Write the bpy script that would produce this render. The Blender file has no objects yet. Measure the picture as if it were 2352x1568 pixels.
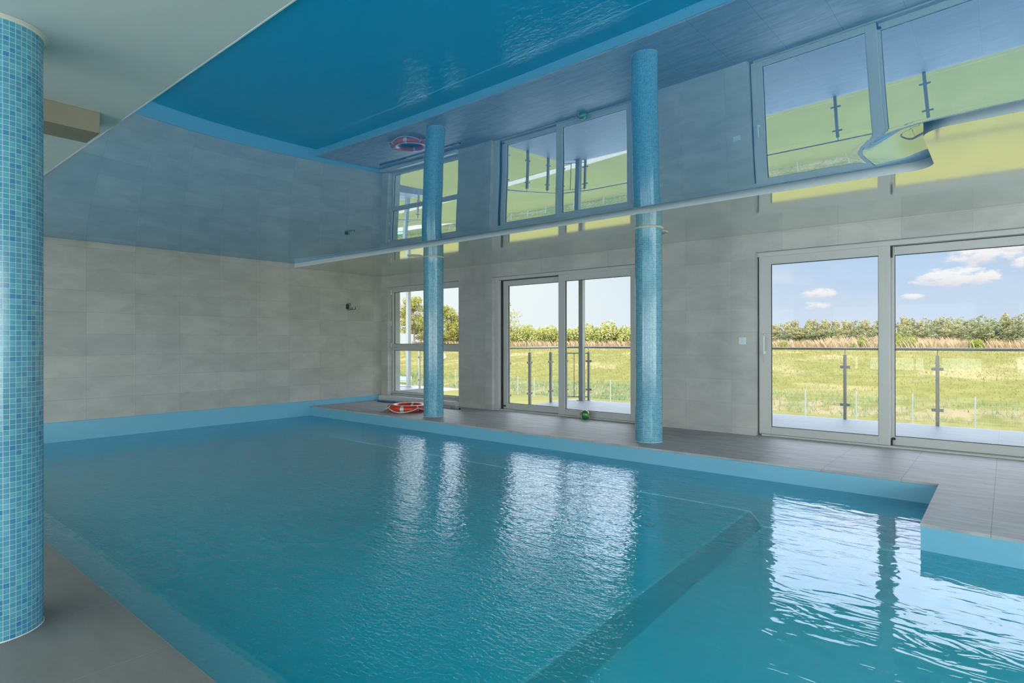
import bpy, math, random
from mathutils import Vector, Matrix, noise
sc = bpy.context.scene
col = sc.collection
random.seed(7)
R = math.radians

# ------------------------------------------------------------------ camera, world, sun, exposure
EYE = 1.224
cam = bpy.data.objects.new('camera', bpy.data.cameras.new('camera'))
col.objects.link(cam)
yaw, pit, rol = R(39.868), R(0.0456), R(-0.0693)
fw = Vector((-math.sin(yaw)*math.cos(pit), math.cos(yaw)*math.cos(pit), math.sin(pit)))
rt = Vector((math.cos(yaw), math.sin(yaw), 0)); up = rt.cross(fw)
cr, sr = math.cos(rol), math.sin(rol)
rr, uu = cr*rt + sr*up, -sr*rt + cr*up
cam.matrix_world = Matrix(((rr.x, uu.x, -fw.x, 0), (rr.y, uu.y, -fw.y, 0), (rr.z, uu.z, -fw.z, EYE), (0, 0, 0, 1)))
cam.data.sensor_width = 36; cam.data.lens = 1360.2/2352*36
cam.data.clip_start = 0.05; cam.data.clip_end = 2000
sc.camera = cam
sc.view_settings.view_transform = 'Standard'; sc.view_settings.look = 'None'
sc.view_settings.gamma = 1; sc.view_settings.use_curve_mapping = False
sc.view_settings.exposure = 0.0
cy = sc.cycles
cy.use_denoising = True
cy.max_bounces = 9; cy.diffuse_bounces = 5; cy.glossy_bounces = 5; cy.transmission_bounces = 4; cy.transparent_max_bounces = 16
cy.sample_clamp_indirect = 6; cy.caustics_reflective = False; cy.caustics_refractive = False
cy.blur_glossy = 0.0

SKY_FRONT = 1.0; SKY_HIGH_FILL = 5.0      # sky seen through the windows; boosted above the view to light the room
SKY_BACK_FILL = 8.0       # sky behind the building, brightness raised to fill the room through added windows

class NT:
    def __init__(s, tree): s.t = tree; tree.nodes.clear()
    def n(s, typ, **kw):
        nd = s.t.nodes.new(typ)
        for k, v in kw.items():
            if k.startswith('i_'):
                key = k[2:]
                key = int(key) if key.isdigit() else key.replace('_', ' ')
                nd.inputs[key].default_value = v
            else: setattr(nd, k, v)
        return nd
    def l(s, a, b): s.t.links.new(a, b)
    def val(s, x, sock):
        if isinstance(x, (int, float)): sock.default_value = x
        else: s.l(x, sock)
    def m(s, op, a, b=0.0, c=0.0, clamp=False):
        nd = s.n('ShaderNodeMath', operation=op, use_clamp=clamp)
        s.val(a, nd.inputs[0]); s.val(b, nd.inputs[1]); s.val(c, nd.inputs[2])
        return nd.outputs[0]
    def mix(s, f, a, b):
        nd = s.n('ShaderNodeMix', data_type='RGBA')
        s.val(f, nd.inputs[0])
        for x, i in ((a, 6), (b, 7)):
            if isinstance(x, tuple): nd.inputs[i].default_value = (*x[:3], 1)
            else: s.l(x, nd.inputs[i])
        return nd.outputs[2]
    def mr(s, v, a, b, c=0.0, d=1.0, smooth=True):
        nd = s.n('ShaderNodeMapRange', interpolation_type='SMOOTHSTEP' if smooth else 'LINEAR')
        s.l(v, nd.inputs[0])
        for i, x in enumerate((a, b, c, d)): nd.inputs[i+1].default_value = x
        return nd.outputs[0]
    def noise(s, vec, scale, detail=3, rough=.55, dist=0.0):
        nd = s.n('ShaderNodeTexNoise', i_Scale=scale, i_Detail=detail, i_Roughness=rough, i_Distortion=dist)
        if vec is not None: s.l(vec, nd.inputs['Vector'])
        return nd.outputs['Fac']
    def mapping(s, vec, loc=(0,0,0), rot=(0,0,0), scale=(1,1,1)):
        nd = s.n('ShaderNodeMapping'); s.l(vec, nd.inputs[0])
        nd.inputs[1].default_value = loc; nd.inputs[2].default_value = rot; nd.inputs[3].default_value = scale
        return nd.outputs[0]

world = bpy.data.worlds.new('sky'); sc.world = world; world.use_nodes = True
w = NT(world.node_tree)
dirn = w.n('ShaderNodeTexCoord').outputs['Generated']
sp = w.n('ShaderNodeSeparateXYZ'); w.l(dirn, sp.inputs[0])
hx, hy, hz = sp.outputs
az = w.m('ARCTAN2', hx, hy)                         # 0 = straight out of the window wall, negative = left
el = w.m('ARCSINE', hz)
skyc = w.mix(w.mr(az, R(-42), R(-9)), (0.87, 0.95, 0.95), (0.47, 0.63, 0.86))
skyc = w.mix(w.mr(el, 0.0, R(9)), w.mix(0.4, skyc, (0.86, 0.90, 0.94)), skyc)
skyc = w.mix(w.mr(el, R(12), R(50)), skyc, (0.50, 0.62, 0.85))
cv = w.n('ShaderNodeCombineXYZ'); w.l(az, cv.inputs[0]); w.l(w.m('MULTIPLY', el, 1.9), cv.inputs[1])
wisp = w.noise(cv.outputs[0], 9, 5, .6, .6)
skyc = w.mix(w.m('MULTIPLY', w.m('MULTIPLY', w.mr(wisp, .5, .75), w.mr(az, R(-40), R(-10))), .5), skyc, (0.78, 0.76, 0.84))
cn = w.noise(cv.outputs[0], 42, 5, .62)
# puffs: (azimuth, elevation, half width, half height) in degrees
for ca, ce, cw, ch in ((-3.2, 5.0, 3.3, .95), (-1.7, 4.9, 1.6, .8), (-.9, 6.5, 3.2, .9), (.9, 7.0, 1.8, .5), (-12.56, 4.1, 1.5, .5),
                       (-12.8, 3.1, 1.1, .45), (-5.76, 3.6, .9, .35), (1.6, 5.8, 1.3, .9), (-10.6, .95, 2.4, .5), (9, 5, 4, 1.1),
                       (16, 7, 5, 1.6), (-20, 12, 6, 1.6), (-9, 15, 7, 1.8), (4, 14, 7, 2.0), (-2, 21, 9, 2.6), (-26, 19, 8, 2.4), (22, 16, 9, 2.6), (-38, 13, 6, 1.5)):
    dx = w.m('DIVIDE', w.m('SUBTRACT', az, R(ca)), R(cw))
    dy = w.m('DIVIDE', w.m('SUBTRACT', el, R(ce)), R(ch))
    d = w.m('ADD', w.m('MULTIPLY', dx, dx), w.m('MULTIPLY', dy, dy))
    f = w.m('ADD', w.m('SUBTRACT', 1.0, d), w.m('MULTIPLY', w.m('SUBTRACT', cn, .5), 3.2))
    shade = w.mix(w.mr(dy, -1.0, .35), (0.78, 0.72, 0.80), (0.96, 0.94, 0.94))
    skyc = w.mix(w.m('MULTIPLY', w.mr(f, 0.1, 1.0), .92), skyc, shade)
back = w.mr(w.m('MULTIPLY_ADD', hx, .62, w.m('MULTIPLY', hy, -1.0)), 0.0, .5)
high = w.mr(el, R(8.8), R(19))            # extra brightness added above the view, for the room and the water
skyc = w.mix(w.m('MULTIPLY', high, .6), skyc, (0.82, 0.85, 0.95))
skyc = w.mix(back, skyc, (0.93, 0.985, 0.965))
stren = w.m('MULTIPLY_ADD', w.m('MULTIPLY', high, w.m('SUBTRACT', 1.0, back)), SKY_HIGH_FILL-SKY_FRONT, SKY_FRONT)
stren = w.m('ADD', w.m('MULTIPLY', back, SKY_BACK_FILL-SKY_FRONT), stren)
bg = w.n('ShaderNodeBackground'); w.l(skyc, bg.inputs[0]); w.l(stren, bg.inputs[1])
w.l(bg.outputs[0], w.n('ShaderNodeOutputWorld').inputs[0])
world.cycles.sampling_method = 'MANUAL'; world.cycles.sample_map_resolution = 512

sun = bpy.data.objects.new('sun', bpy.data.lights.new('sun', 'SUN')); col.objects.link(sun)
sun.data.energy = 2.4; sun.data.angle = R(0.6); sun.data.color = (1.0, 0.93, 0.80)
sun.rotation_euler = Vector((-.78, .22, -.62)).to_track_quat('-Z', 'Y').to_euler()

# ------------------------------------------------------------------ materials
def mat(name): 
    m = bpy.data.materials.new(name); m.use_nodes = True
    return m, NT(m.node_tree)
def out(t, sh):
    o = t.n('ShaderNodeOutputMaterial'); t.l(sh, o.inputs[0]); return o
def pbsdf(t, base, rough=.5, metal=0.0, spec=.5, normal=None):
    p = t.n('ShaderNodeBsdfPrincipled')
    if isinstance(base, tuple): p.inputs['Base Color'].default_value = (*base, 1)
    else: t.l(base, p.inputs['Base Color'])
    t.val(rough, p.inputs['Roughness']); t.val(metal, p.inputs['Metallic']); t.val(spec, p.inputs['Specular IOR Level'])
    if normal is not None: t.l(normal, p.inputs['Normal'])
    return p.outputs[0]
def bump(t, h, strength, dist=.01):
    b = t.n('ShaderNodeBump'); b.inputs['Strength'].default_value = strength; b.inputs['Distance'].default_value = dist
    t.l(h, b.inputs['Height']); return b.outputs[0]
def coord(t, kind='Object'): return t.n('ShaderNodeTexCoord').outputs[kind]
MATS = {}
def plain(name, c, rough=.5, metal=0.0, spec=.5, var=.06, scale=20):
    if name in MATS: return MATS[name]
    m, t = mat(name)
    nz = t.noise(coord(t), scale, 3)
    a = tuple(x*(1-var) for x in c); b = tuple(min(1, x*(1+var)) for x in c)
    out(t, pbsdf(t, t.mix(nz, a, b), rough, metal, spec)); MATS[name] = m
    return m

def brick_uv(t, vec, bw, bh, mortar, c1, c2, cm, smooth=.1, bias=0.0):
    b = t.n('ShaderNodeTexBrick', offset=0.0, squash=1.0)
    b.inputs['Scale'].default_value = 1; b.inputs['Mortar Size'].default_value = mortar
    b.inputs['Mortar Smooth'].default_value = smooth; b.inputs['Bias'].default_value = bias
    b.inputs['Brick Width'].default_value = bw; b.inputs['Row Height'].default_value = bh
    for k, c in (('Color1', c1), ('Color2', c2), ('Mortar', cm)): b.inputs[k].default_value = (*c, 1)
    t.l(vec, b.inputs['Vector']); return b
def tilemat(name, axes, off, bw, bh, c1, c2, cm, mortar, rough, streak=(1, 1), var=.5, spec=.5):
    """Tiles laid out in the plane of two object axes."""
    m, t = mat(name)
    s = t.n('ShaderNodeSeparateXYZ'); t.l(coord(t), s.inputs[0])
    c = t.n('ShaderNodeCombineXYZ')
    t.l(t.m('SUBTRACT', s.outputs[axes[0]], off[0]), c.inputs[0]); t.l(t.m('SUBTRACT', s.outputs[axes[1]], off[1]), c.inputs[1])
    b = brick_uv(t, c.outputs[0], bw, bh, mortar, c1, c2, cm)
    st = t.noise(t.mapping(c.outputs[0], scale=(streak[0], streak[1], 1)), 2.2, 5, .6, .4)
    fine = t.noise(c.outputs[0], 90, 2)
    k = t.m('ADD', t.mr(st, .25, .75, 1-var*.22, 1+var*.22), t.mr(fine, .2, .8, -.03, .03))
    vm = t.n('ShaderNodeVectorMath', operation='SCALE'); t.l(b.outputs[0], vm.inputs[0]); t.l(k, vm.inputs['Scale'])
    h = t.m('SUBTRACT', 1.0, b.outputs['Fac'])
    out(t, pbsdf(t, vm.outputs[0], rough, 0, spec, bump(t, h, .35, .002)))
    return m
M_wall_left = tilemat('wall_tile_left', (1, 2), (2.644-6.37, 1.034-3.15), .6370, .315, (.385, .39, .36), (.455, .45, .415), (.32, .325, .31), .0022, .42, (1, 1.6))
M_wall = tilemat('wall_tile', (0, 2), (-20.02, 1.034-3.15), .6370, .315, (.40, .41, .395), (.45, .455, .435), (.34, .35, .34), .0018, .42, (1, 1.6))
M_floor = tilemat('floor_tile', (0, 1), (-.078-.644*30, 7.345-.655*30), .644, .655, (.37, .375, .385), (.40, .405, .415), (.21, .21, .21), .0025, .5, (1.3, 6), .8, .25)
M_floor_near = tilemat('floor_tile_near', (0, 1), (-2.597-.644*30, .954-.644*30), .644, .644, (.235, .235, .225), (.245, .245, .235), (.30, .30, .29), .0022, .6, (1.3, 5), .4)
M_terrace = tilemat('terrace_tile', (0, 1), (-.078-.644*30, 7.345-.655*30), .644, .655, (.185, .205, .235), (.205, .225, .255), (.13, .14, .15), .002, .5, (1.3, 6), .5)

# mosaic: UV is (arc length, height) in metres
m, t = mat('blue_mosaic'); M_mosaic = m
uv = coord(t, 'UV')
b = brick_uv(t, uv, .0216, .0216, .00085, (.02, .02, .02), (.98, .98, .98), (.5, .5, .5), .2)
wn = t.n('ShaderNodeTexWhiteNoise', noise_dimensions='2D')
fl = t.n('ShaderNodeVectorMath', operation='FLOOR')
vs = t.n('ShaderNodeVectorMath', operation='SCALE'); t.l(uv, vs.inputs[0]); vs.inputs['Scale'].default_value = 1/.0216
t.l(vs.outputs[0], fl.inputs[0]); t.l(fl.outputs[0], wn.inputs['Vector'])
rnd = wn.outputs['Value']
base = t.mix(t.mr(rnd, 0, .78), (.105, .40, .50), (.06, .28, .43))
base = t.mix(t.mr(rnd, .90, .98), base, (.035, .20, .42))
marb = t.noise(uv, 60, 4, .65, 1.2)
base = t.mix(t.m('MULTIPLY', t.mr(marb, .3, .75), .55), base, (.06, .26, .42))
base = t.mix(b.outputs['Fac'], base, (.50, .62, .58))
out(t, pbsdf(t, base, .16, 0, .6, bump(t, t.m('SUBTRACT', 1.0, b.outputs['Fac']), .4, .001)))

# pool membrane above and below the water
M_lip = plain('pool_membrane', (.16, .44, .60), .45, var=.03, scale=3)
M_ledge = plain('pool_ledge', (.40, .84, .92), .6, var=.03, scale=3)
M_basin = plain('pool_basin', (.03, .62, .78), .6, var=.05, scale=1.2)
M_basin_lit = plain('pool_basin_lit', (.17, .74, .84), .6, var=.03, scale=1.2)  # same membrane, the brighter light on the lower floor painted into the colour
M_basin_shaded = plain('pool_riser_shaded', (.0, .04, .07), .6, var=.03, scale=1.2)  # same membrane, the shade on the step face painted in as a dark colour
M_basin_plate = plain('pool_plate', (.01, .50, .64), .6, var=.05, scale=1.2)

# stretch ceilings: lacquered membranes that mirror the room
def membrane(name, base, tint, f0, f90, rough, bscale, bstr, spec_drop=0.0):
    m, t = mat(name)
    co = coord(t)
    nz = t.noise(co, bscale, 2)
    h = nz
    if spec_drop:
        sp_ = t.noise(co, 90, 2, .5)
        h = t.m('ADD', nz, t.m('MULTIPLY', t.mr(sp_, .66, .78), spec_drop))
    nrm = bump(t, h, bstr, .02)
    lw = t.n('ShaderNodeLayerWeight', i_Blend=.5); t.l(nrm, lw.inputs['Normal'])
    f = t.mr(lw.outputs['Facing'], .2, .95, f0, f90, False)
    d = t.n('ShaderNodeBsdfDiffuse', i_Color=(*base, 1))
    g = t.n('ShaderNodeBsdfGlossy', i_Color=(*tint, 1), i_Roughness=rough); t.l(nrm, g.inputs['Normal'])
    mx = t.n('ShaderNodeMixShader'); t.l(f, mx.inputs[0]); t.l(d.outputs[0], mx.inputs[1]); t.l(g.outputs[0], mx.inputs[2])
    out(t, mx.outputs[0]); return m
M_ceil_blue = membrane('blue_stretch_ceiling', (.008, .35, .76), (.75, .90, .94), .59, .64, .012, .5, .05, .02)
M_ceil_low = membrane('white_stretch_ceiling', (.52, .56, .54), (.95, .97, .95), .40, .75, .07, .5, .04)
M_ceil_white = plain('white_ceiling_paint', (.62, .68, .66), .55, var=.03, scale=2)

# water surface: clear tinted body, ripples stronger on the left, broad and calm on the right
m, t = mat('pool_water'); M_water = m
co = coord(t)
s = t.n('ShaderNodeSeparateXYZ'); t.l(co, s.inputs[0])
left = t.mr(s.outputs[0], -.9+5, -2.8+5)
hot = t.n('ShaderNodeVectorMath', operation='DISTANCE'); t.l(co, hot.inputs[0]); hot.inputs[1].default_value = (-2.35+5, 2.1-3.5, 0)
hotf = t.mr(hot.outputs['Value'], 1.5, .3)
n1 = t.noise(t.mapping(co, rot=(0, 0, R(40)), scale=(1, 2.1, 1)), 15, 2, .5, .3)
n2 = t.noise(t.mapping(co, rot=(0, 0, R(25)), scale=(1, 1.7, 1)), 30, 2, .5, .5)
n3 = t.noise(t.mapping(co, rot=(0, 0, R(40)), scale=(1, 2.4, 1)), 3.2, 2, .5, .8)
h = t.m('ADD', t.m('MULTIPLY', n1, t.m('MULTIPLY_ADD', left, .0056, .0005)), t.m('MULTIPLY', n2, t.m('ADD', t.m('MULTIPLY', left, .0009), t.m('MULTIPLY', hotf, .0075))))
h = t.m('ADD', h, t.m('MULTIPLY', n3, t.m('MULTIPLY_ADD', left, .002, .0065)))
bn = t.n('ShaderNodeBump'); bn.inputs['Strength'].default_value = .8; bn.inputs['Distance'].default_value = 1.0; t.l(h, bn.inputs['Height'])
lw = t.n('ShaderNodeLayerWeight', i_Blend=.5); t.l(bn.outputs[0], lw.inputs['Normal'])
fres = t.m('MULTIPLY_ADD', t.m('POWER', lw.outputs['Facing'], 4.6), .97, .028)
g = t.n('ShaderNodeBsdfGlossy', i_Color=(.80, .84, .96, 1), i_Roughness=.0); t.l(bn.outputs[0], g.inputs['Normal'])
tr = t.n('ShaderNodeBsdfTransparent', i_Color=(.84, .99, .99, 1))
df = t.n('ShaderNodeBsdfDiffuse')
body = t.n('ShaderNodeMixShader'); t.l(tr.outputs[0], body.inputs[1]); t.l(df.outputs[0], body.inputs[2])
deepf = t.mr(t.m('ADD', s.outputs[1], t.m('MULTIPLY', t.m('SUBTRACT', n1, .5), .05)), 1.245-3.5, 1.262-3.5)   # 0 over the shallow near ledge
body.inputs[0].default_value = .50
t.l(t.mix(deepf, (.24, .72, .84), (.01, .66, .80)), df.inputs[0])
mx = t.n('ShaderNodeMixShader'); t.l(fres, mx.inputs[0]); t.l(body.outputs[0], mx.inputs[1]); t.l(g.outputs[0], mx.inputs[2])
out(t, mx.outputs[0])

def glassmat(name, tint, f0, f1):
    m, t = mat(name)
    lw = t.n('ShaderNodeLayerWeight', i_Blend=.5)
    fres = t.m('MULTIPLY_ADD', t.m('POWER', lw.outputs['Facing'], 5.0), f1, f0)
    tr = t.n('ShaderNodeBsdfTransparent', i_Color=(*tint, 1))
    g = t.n('ShaderNodeBsdfGlossy', i_Color=(1, 1, 1, 1), i_Roughness=.0)
    mx = t.n('ShaderNodeMixShader'); t.l(fres, mx.inputs[0]); t.l(tr.outputs[0], mx.inputs[1]); t.l(g.outputs[0], mx.inputs[2])
    out(t, mx.outputs[0]); return m
M_glass = glassmat('window_glass', (.99, 1, .995), .002, .12)
M_glass_rail = glassmat('railing_glass', (.985, 1, .99), .01, .5)

M_frame = plain('white_window_frame', (.46, .475, .47), .35, var=.02)
M_gasket = plain('black_gasket', (.012, .012, .014), .6)
M_sill = plain('stone_sill', (.55, .57, .60), .3, var=.05)
M_coping = plain('coping_edge', (.22, .22, .19), .6)
M_wire = plain('wire', (.16, .19, .16), .6)
M_fpost = plain('fence_post', (.20, .22, .21), .6)
M_white = plain('white_plastic', (.72, .75, .75), .35)
M_switch = plain('pale_switch_plastic', (.58, .68, .71), .35)
M_steel = plain('satin_steel', (.30, .295, .28), .38, .55)
M_galv = plain('galvanised_steel', (.30, .32, .33), .5, .3, var=.12, scale=60)
M_render = plain('exterior_render', (.42, .44, .45), .8)
M_slab = plain('concrete_soffit', (.42, .42, .37), .8)
M_beam = plain('beige_box', (.25, .22, .165), .7, var=.08, scale=6)
M_red = plain('orange_red_plastic', (.62, .045, .018), .28)
M_refl = plain('silver_band', (.55, .58, .56), .4, .2)
M_rope = plain('white_rope', (.72, .70, .66), .8)
M_black = plain('black_plastic', (.015, .015, .015), .4)
M_alu = plain('aluminium', (.45, .47, .50), .3, .7)
M_poleblue = plain('blue_pole', (.05, .12, .32), .35)
M_dark = plain('dark_metal', (.035, .035, .03), .35, .5)
M_path = plain('gravel', (.27, .23, .20), .95, var=.25, scale=8)
M_track = plain('track_soil', (.20, .17, .10), .95)
M_pave = plain('concrete_paving', (.36, .35, .33), .9)
M_benchblue = plain('blue_bench_paint', (.22, .55, .62), .5)

# ------------------------------------------------------------------ mesh helpers
class MB:
    def __init__(s): s.v = []; s.f = []; s.uv = None; s.sm = False
    def quad(s, a, b, c, d):
        n = len(s.v); s.v += [a, b, c, d]; s.f.append((n, n+1, n+2, n+3)); return s
    def box(s, x0, y0, z0, x1, y1, z1):
        x0, x1 = sorted((x0, x1)); y0, y1 = sorted((y0, y1)); z0, z1 = sorted((z0, z1))
        n = len(s.v)
        s.v += [(x, y, z) for z in (z0, z1) for y in (y0, y1) for x in (x0, x1)]
        s.f += [tuple(n+i for i in q) for q in ((0, 2, 3, 1), (4, 5, 7, 6), (0, 1, 5, 4), (2, 6, 7, 3), (0, 4, 6, 2), (1, 3, 7, 5))]
        return s
    def tube(s, pts, r, seg=10, closed=False, rfn=None):
        pts = [Vector(p) for p in pts]; k = len(pts); n0 = len(s.v)
        for i, p in enumerate(pts):
            a = pts[i-1] if (i or closed) else p; b = pts[(i+1) % k] if (i < k-1 or closed) else p
            d = (b-a).normalized(); u = d.cross(Vector((0, 0, 1)))
            if u.length < .05: u = d.cross(Vector((0, 1, 0)))
            u.normalize(); q = d.cross(u)
            rad = rfn(i/(k-1)) if rfn else r
            for j in range(seg):
                an = 2*math.pi*j/seg; s.v.append(tuple(p + rad*(math.cos(an)*u + math.sin(an)*q)))
        for i in range(k if closed else k-1):
            i2 = (i+1) % k
            for j in range(seg):
                j2 = (j+1) % seg
                s.f.append((n0+i*seg+j, n0+i*seg+j2, n0+i2*seg+j2, n0+i2*seg+j))
        if not closed:
            s.f.append(tuple(n0+j for j in range(seg))[::-1]); s.f.append(tuple(n0+(k-1)*seg+j for j in range(seg)))
        s.sm = True; return s
    def prism(s, pts, z0, z1):
        k = len(pts); n = len(s.v)
        s.v += [(x, y, z0) for x, y in pts] + [(x, y, z1) for x, y in pts]
        s.f.append(tuple(n+i for i in range(k))[::-1]); s.f.append(tuple(n+k+i for i in range(k)))
        for i in range(k):
            j = (i+1) % k; s.f.append((n+i, n+j, n+k+j, n+k+i))
        return s
    def disc(s, c, r, h, seg=32):
        return s.prism([(c[0]+r*math.cos(2*math.pi*i/seg), c[1]+r*math.sin(2*math.pi*i/seg)) for i in range(seg)], c[2], c[2]+h)
    def lathe(s, prof, c=(0, 0, 0), seg=32):
        n = len(s.v); k = len(prof)
        for i in range(seg):
            a = 2*math.pi*i/seg
            s.v += [(c[0]+r*math.cos(a), c[1]+r*math.sin(a), c[2]+z) for r, z in prof]
        for i in range(seg):
            i2 = (i+1) % seg
            for j in range(k-1): s.f.append((n+i*k+j, n+i2*k+j, n+i2*k+j+1, n+i*k+j+1))
        s.sm = True; return s
    def build(s, name, material, parent=None, bevel=0.0, smooth=None):
        me = bpy.data.meshes.new(name); me.from_pydata([tuple(v) for v in s.v], [], s.f); me.update()
        me.materials.append(material)
        o = bpy.data.objects.new(name, me); col.objects.link(o)
        if parent: o.parent = parent
        if bevel:
            bv = o.modifiers.new('bevel', 'BEVEL'); bv.width = bevel; bv.segments = 2; bv.limit_method = 'ANGLE'; bv.angle_limit = R(40)
        if smooth if smooth is not None else s.sm:
            me.shade_smooth()
            try: me.set_sharp_from_angle(angle=R(40))
            except Exception: pass
        return o
def empty(name, loc=(0, 0, 0), rz=0.0):
    o = bpy.data.objects.new(name, None); col.objects.link(o); o.location = loc; o.rotation_euler.z = rz; o.empty_display_size = .1
    return o
def tag(o, label, cat, group=None, kind=None):
    o['label'] = label; o['category'] = cat
    if group: o['group'] = group
    if kind: o['kind'] = kind
    return o
def struct(o): o['kind'] = 'structure'; return o
def copy_tree(o, parent=None):
    c = o.copy(); col.objects.link(c); c.parent = parent
    for ch in list(o.children): copy_tree(ch, c)
    return c

# ------------------------------------------------------------------ room shell
XL, XR, YB, YW, WT = -10.286, 4.5, -5.0, 7.95, 0.33
HB, HL, HW = 2.70, 2.625, 2.562          # blue ceiling, white ceiling by the windows, white ceiling over the near deck
WATER = -0.18
# openings in the window wall: (x0, x1, z0, z1)
OPEN = [(-10.07, -7.955, .10, 2.386), (-7.105, -4.22, 0.0, 2.386), (-2.512, .62, 0.0, 2.386)]
mb = MB(); xs = XL-.3
for x0, x1, z0, z1 in OPEN:
    mb.box(xs, YW, -.3, x0, YW+WT, 3.1)
    mb.box(x0, YW, z1, x1, YW+WT, 3.1)
    mb.box(x0, YW, -.3, x1, YW+WT, z0)
    xs = x1
mb.box(xs, YW, -.3, XR+.3, YW+WT, 3.1)
struct(mb.build('wall_front', M_wall))
struct(MB().box(XL-.3, YB, .10, XL, YW, HB+.4).box(XL-.3, YB, -1.6, XL-.0, YW, .10).build('wall_left', M_wall_left))
struct(MB().box(XR, YB, -1.6, XR+.3, YW, .1).box(XR, YB, 2.45, XR+.3, YW, 3.1).box(XR, YB, .1, XR+.3, -4.2, 2.45).box(XR, 1.4, .1, XR+.3, 1.9, 2.45).box(XR, 7.3, .1, XR+.3, YW, 2.45).build('wall_right', M_wall))
for i, (y0, y1) in enumerate(((-4.2, 1.4), (1.9, 7.3))):  # two windows added out of view to brighten the room from the right
    added_win = struct(empty('window_%d' % (i+5), (XR+.15, (y0+y1)/2, .1))); hw = (y1-y0)/2
    f = MB()
    for a, b in ((-hw, -hw+.07), (-.035, .035), (hw-.07, hw)): f.box(-.04, a, 0, .04, b, 2.35)
    for z in (0, 2.28):
        for a, b in ((-hw+.07, -.035), (.035, hw-.07)): f.box(-.04, a, z, .04, b, z+.07)
    f.build('frame', M_frame, added_win)
    MB().box(-.006, -hw+.07, .07, .006, -.035, 2.28).box(-.006, .035, .07, .006, hw-.07, 2.28).build('glass_pane', M_glass, added_win)
# unseen rear wall; its three tall windows are added to light the room
mb = MB(); xs = XL-.3
for x0, x1 in ((-9.2, -5.4), (-4.6, -.6), (.2, 4.0)):
    mb.box(xs, YB-.3, -.3, x0, YB, 3.1).box(x0, YB-.3, 2.4, x1, YB, 3.1).box(x0, YB-.3, -.3, x1, YB, .1); xs = x1
mb.box(xs, YB-.3, -.3, XR+.3, YB, 3.1)
struct(mb.build('wall_back', M_wall))
for i, (x0, x1) in enumerate(((-9.2, -5.4), (-4.6, -.6), (.2, 4.0))):
    added_win = struct(empty('window_%d' % (i+2), ((x0+x1)/2, YB-.15, .1)))
    hw = (x1-x0)/2
    f = MB().box(-hw, -.04, 0, -hw+.07, .04, 2.3).box(hw-.07, -.04, 0, hw, .04, 2.3).box(-hw+.07, -.04, 2.23, hw-.07, .04, 2.3).box(-hw+.07, -.04, 0, hw-.07, .04, .07).box(-.035, -.04, .07, .035, .04, 2.23)
    f.build('frame', M_frame, added_win)
    MB().box(-hw+.07, -.006, .07, -.035, .006, 2.23).box(.035, -.006, .07, hw-.07, .006, 2.23).build('glass_pane', M_glass, added_win)

# ceilings
struct(MB().box(XL-.3, YB-.3, HB+.02, XR+.3, YW, HB+.4).build('ceiling_slab', M_slab))
STEP = [(XL-1, 5.93), (XL, 5.93), (-2.2, 5.865)] + [(-.607+.17*math.sin(R(a)), 5.685+.17*math.cos(R(a))) for a in range(0, 91, 6)] + [(-.437, y_/100) for y_ in range(560, 494, -8)] + [(-.267-.17*math.cos(R(a)), 4.94-.17*math.sin(R(a))) for a in range(0, 91, 6)] + [(XR, 4.70), (XR+1, 4.69)]
def edge_dist(x, y):
    """Distance inside the blue membrane from the curved step of the lower ceiling (negative on the other side)."""
    best = 9; p = Vector((x, y)); cnt_ = 0
    for (ax, ay), (bx_, by) in zip(STEP[:-1], STEP[1:]):
        dx_, dy_ = bx_-ax, by-ay; q = dx_*dx_+dy_*dy_
        t_ = max(0, min(1, ((x-ax)*dx_+(y-ay)*dy_)/q)) if q else 0
        best = min(best, math.hypot(ax+t_*dx_-x, ay+t_*dy_-y))
        lo, hi = sorted((ax, bx_))
        if lo <= x < hi and ay+(x-ax)/dx_*dy_ < y: cnt_ += 1
    return -best if cnt_ % 2 else best
def sag(x, y):
    a = 1-min(1, abs((y-3.17)/3.105))**2.386; b = 1-min(1, abs((x+3.74)/6.545))**2.273
    if b <= 0: return HB
    d = edge_dist(x, y) if y > 4 else 1
    if d <= 0: return HB
    s_ = max(0, min(1, (d-.06)/.34)); return HB-.196*a*b*s_*s_*(3-2*s_)
mem = MB(); nxm, nym = 297, 97
for j in range(nym):
    for i in range(nxm):
        x = XL+(XR-XL)*i/(nxm-1); y = 1.236+4.764*j/(nym-1); mem.v.append((x, y, sag(x, y)))
for j in range(nym-1):
    for i in range(nxm-1): mem.f.append((j*nxm+i, (j+1)*nxm+i, (j+1)*nxm+i+1, j*nxm+i+1))
struct(mem.build('ceiling', M_ceil_blue, smooth=True))
def arc(cx, cy_, r, a0, a1, n=14): return [(cx+r*math.cos(R(a0+(a1-a0)*i/n)), cy_+r*math.sin(R(a0+(a1-a0)*i/n))) for i in range(n+1)]
r_ = .17
outl = [(XL, YW), (XL, 5.93), (-2.2, 5.865)] + arc(-.437-r_, 5.855-r_, r_, 90, 0) + arc(-.437+r_, 4.77+r_, r_, 180, 270) + [(XR, 4.70), (XR, YW)]
o = struct(MB().prism(outl[::-1], HL, HB+.02).build('ceiling_lower', M_ceil_low, smooth=False))
o.data.materials.append(plain('ceiling_step', (.62, .68, .70), .45, var=.02))
for p_ in o.data.polygons: p_.material_index = 0 if abs(p_.normal.z) > .5 else 1
struct(MB().box(XL, YB, HW, XR, 1.236, HB-.001).build('ceiling_near', M_ceil_white))
struct(MB().box(XL, 1.231, HW-.001, XR, 1.238, HW+.012).build('trim_1', M_white))
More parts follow.
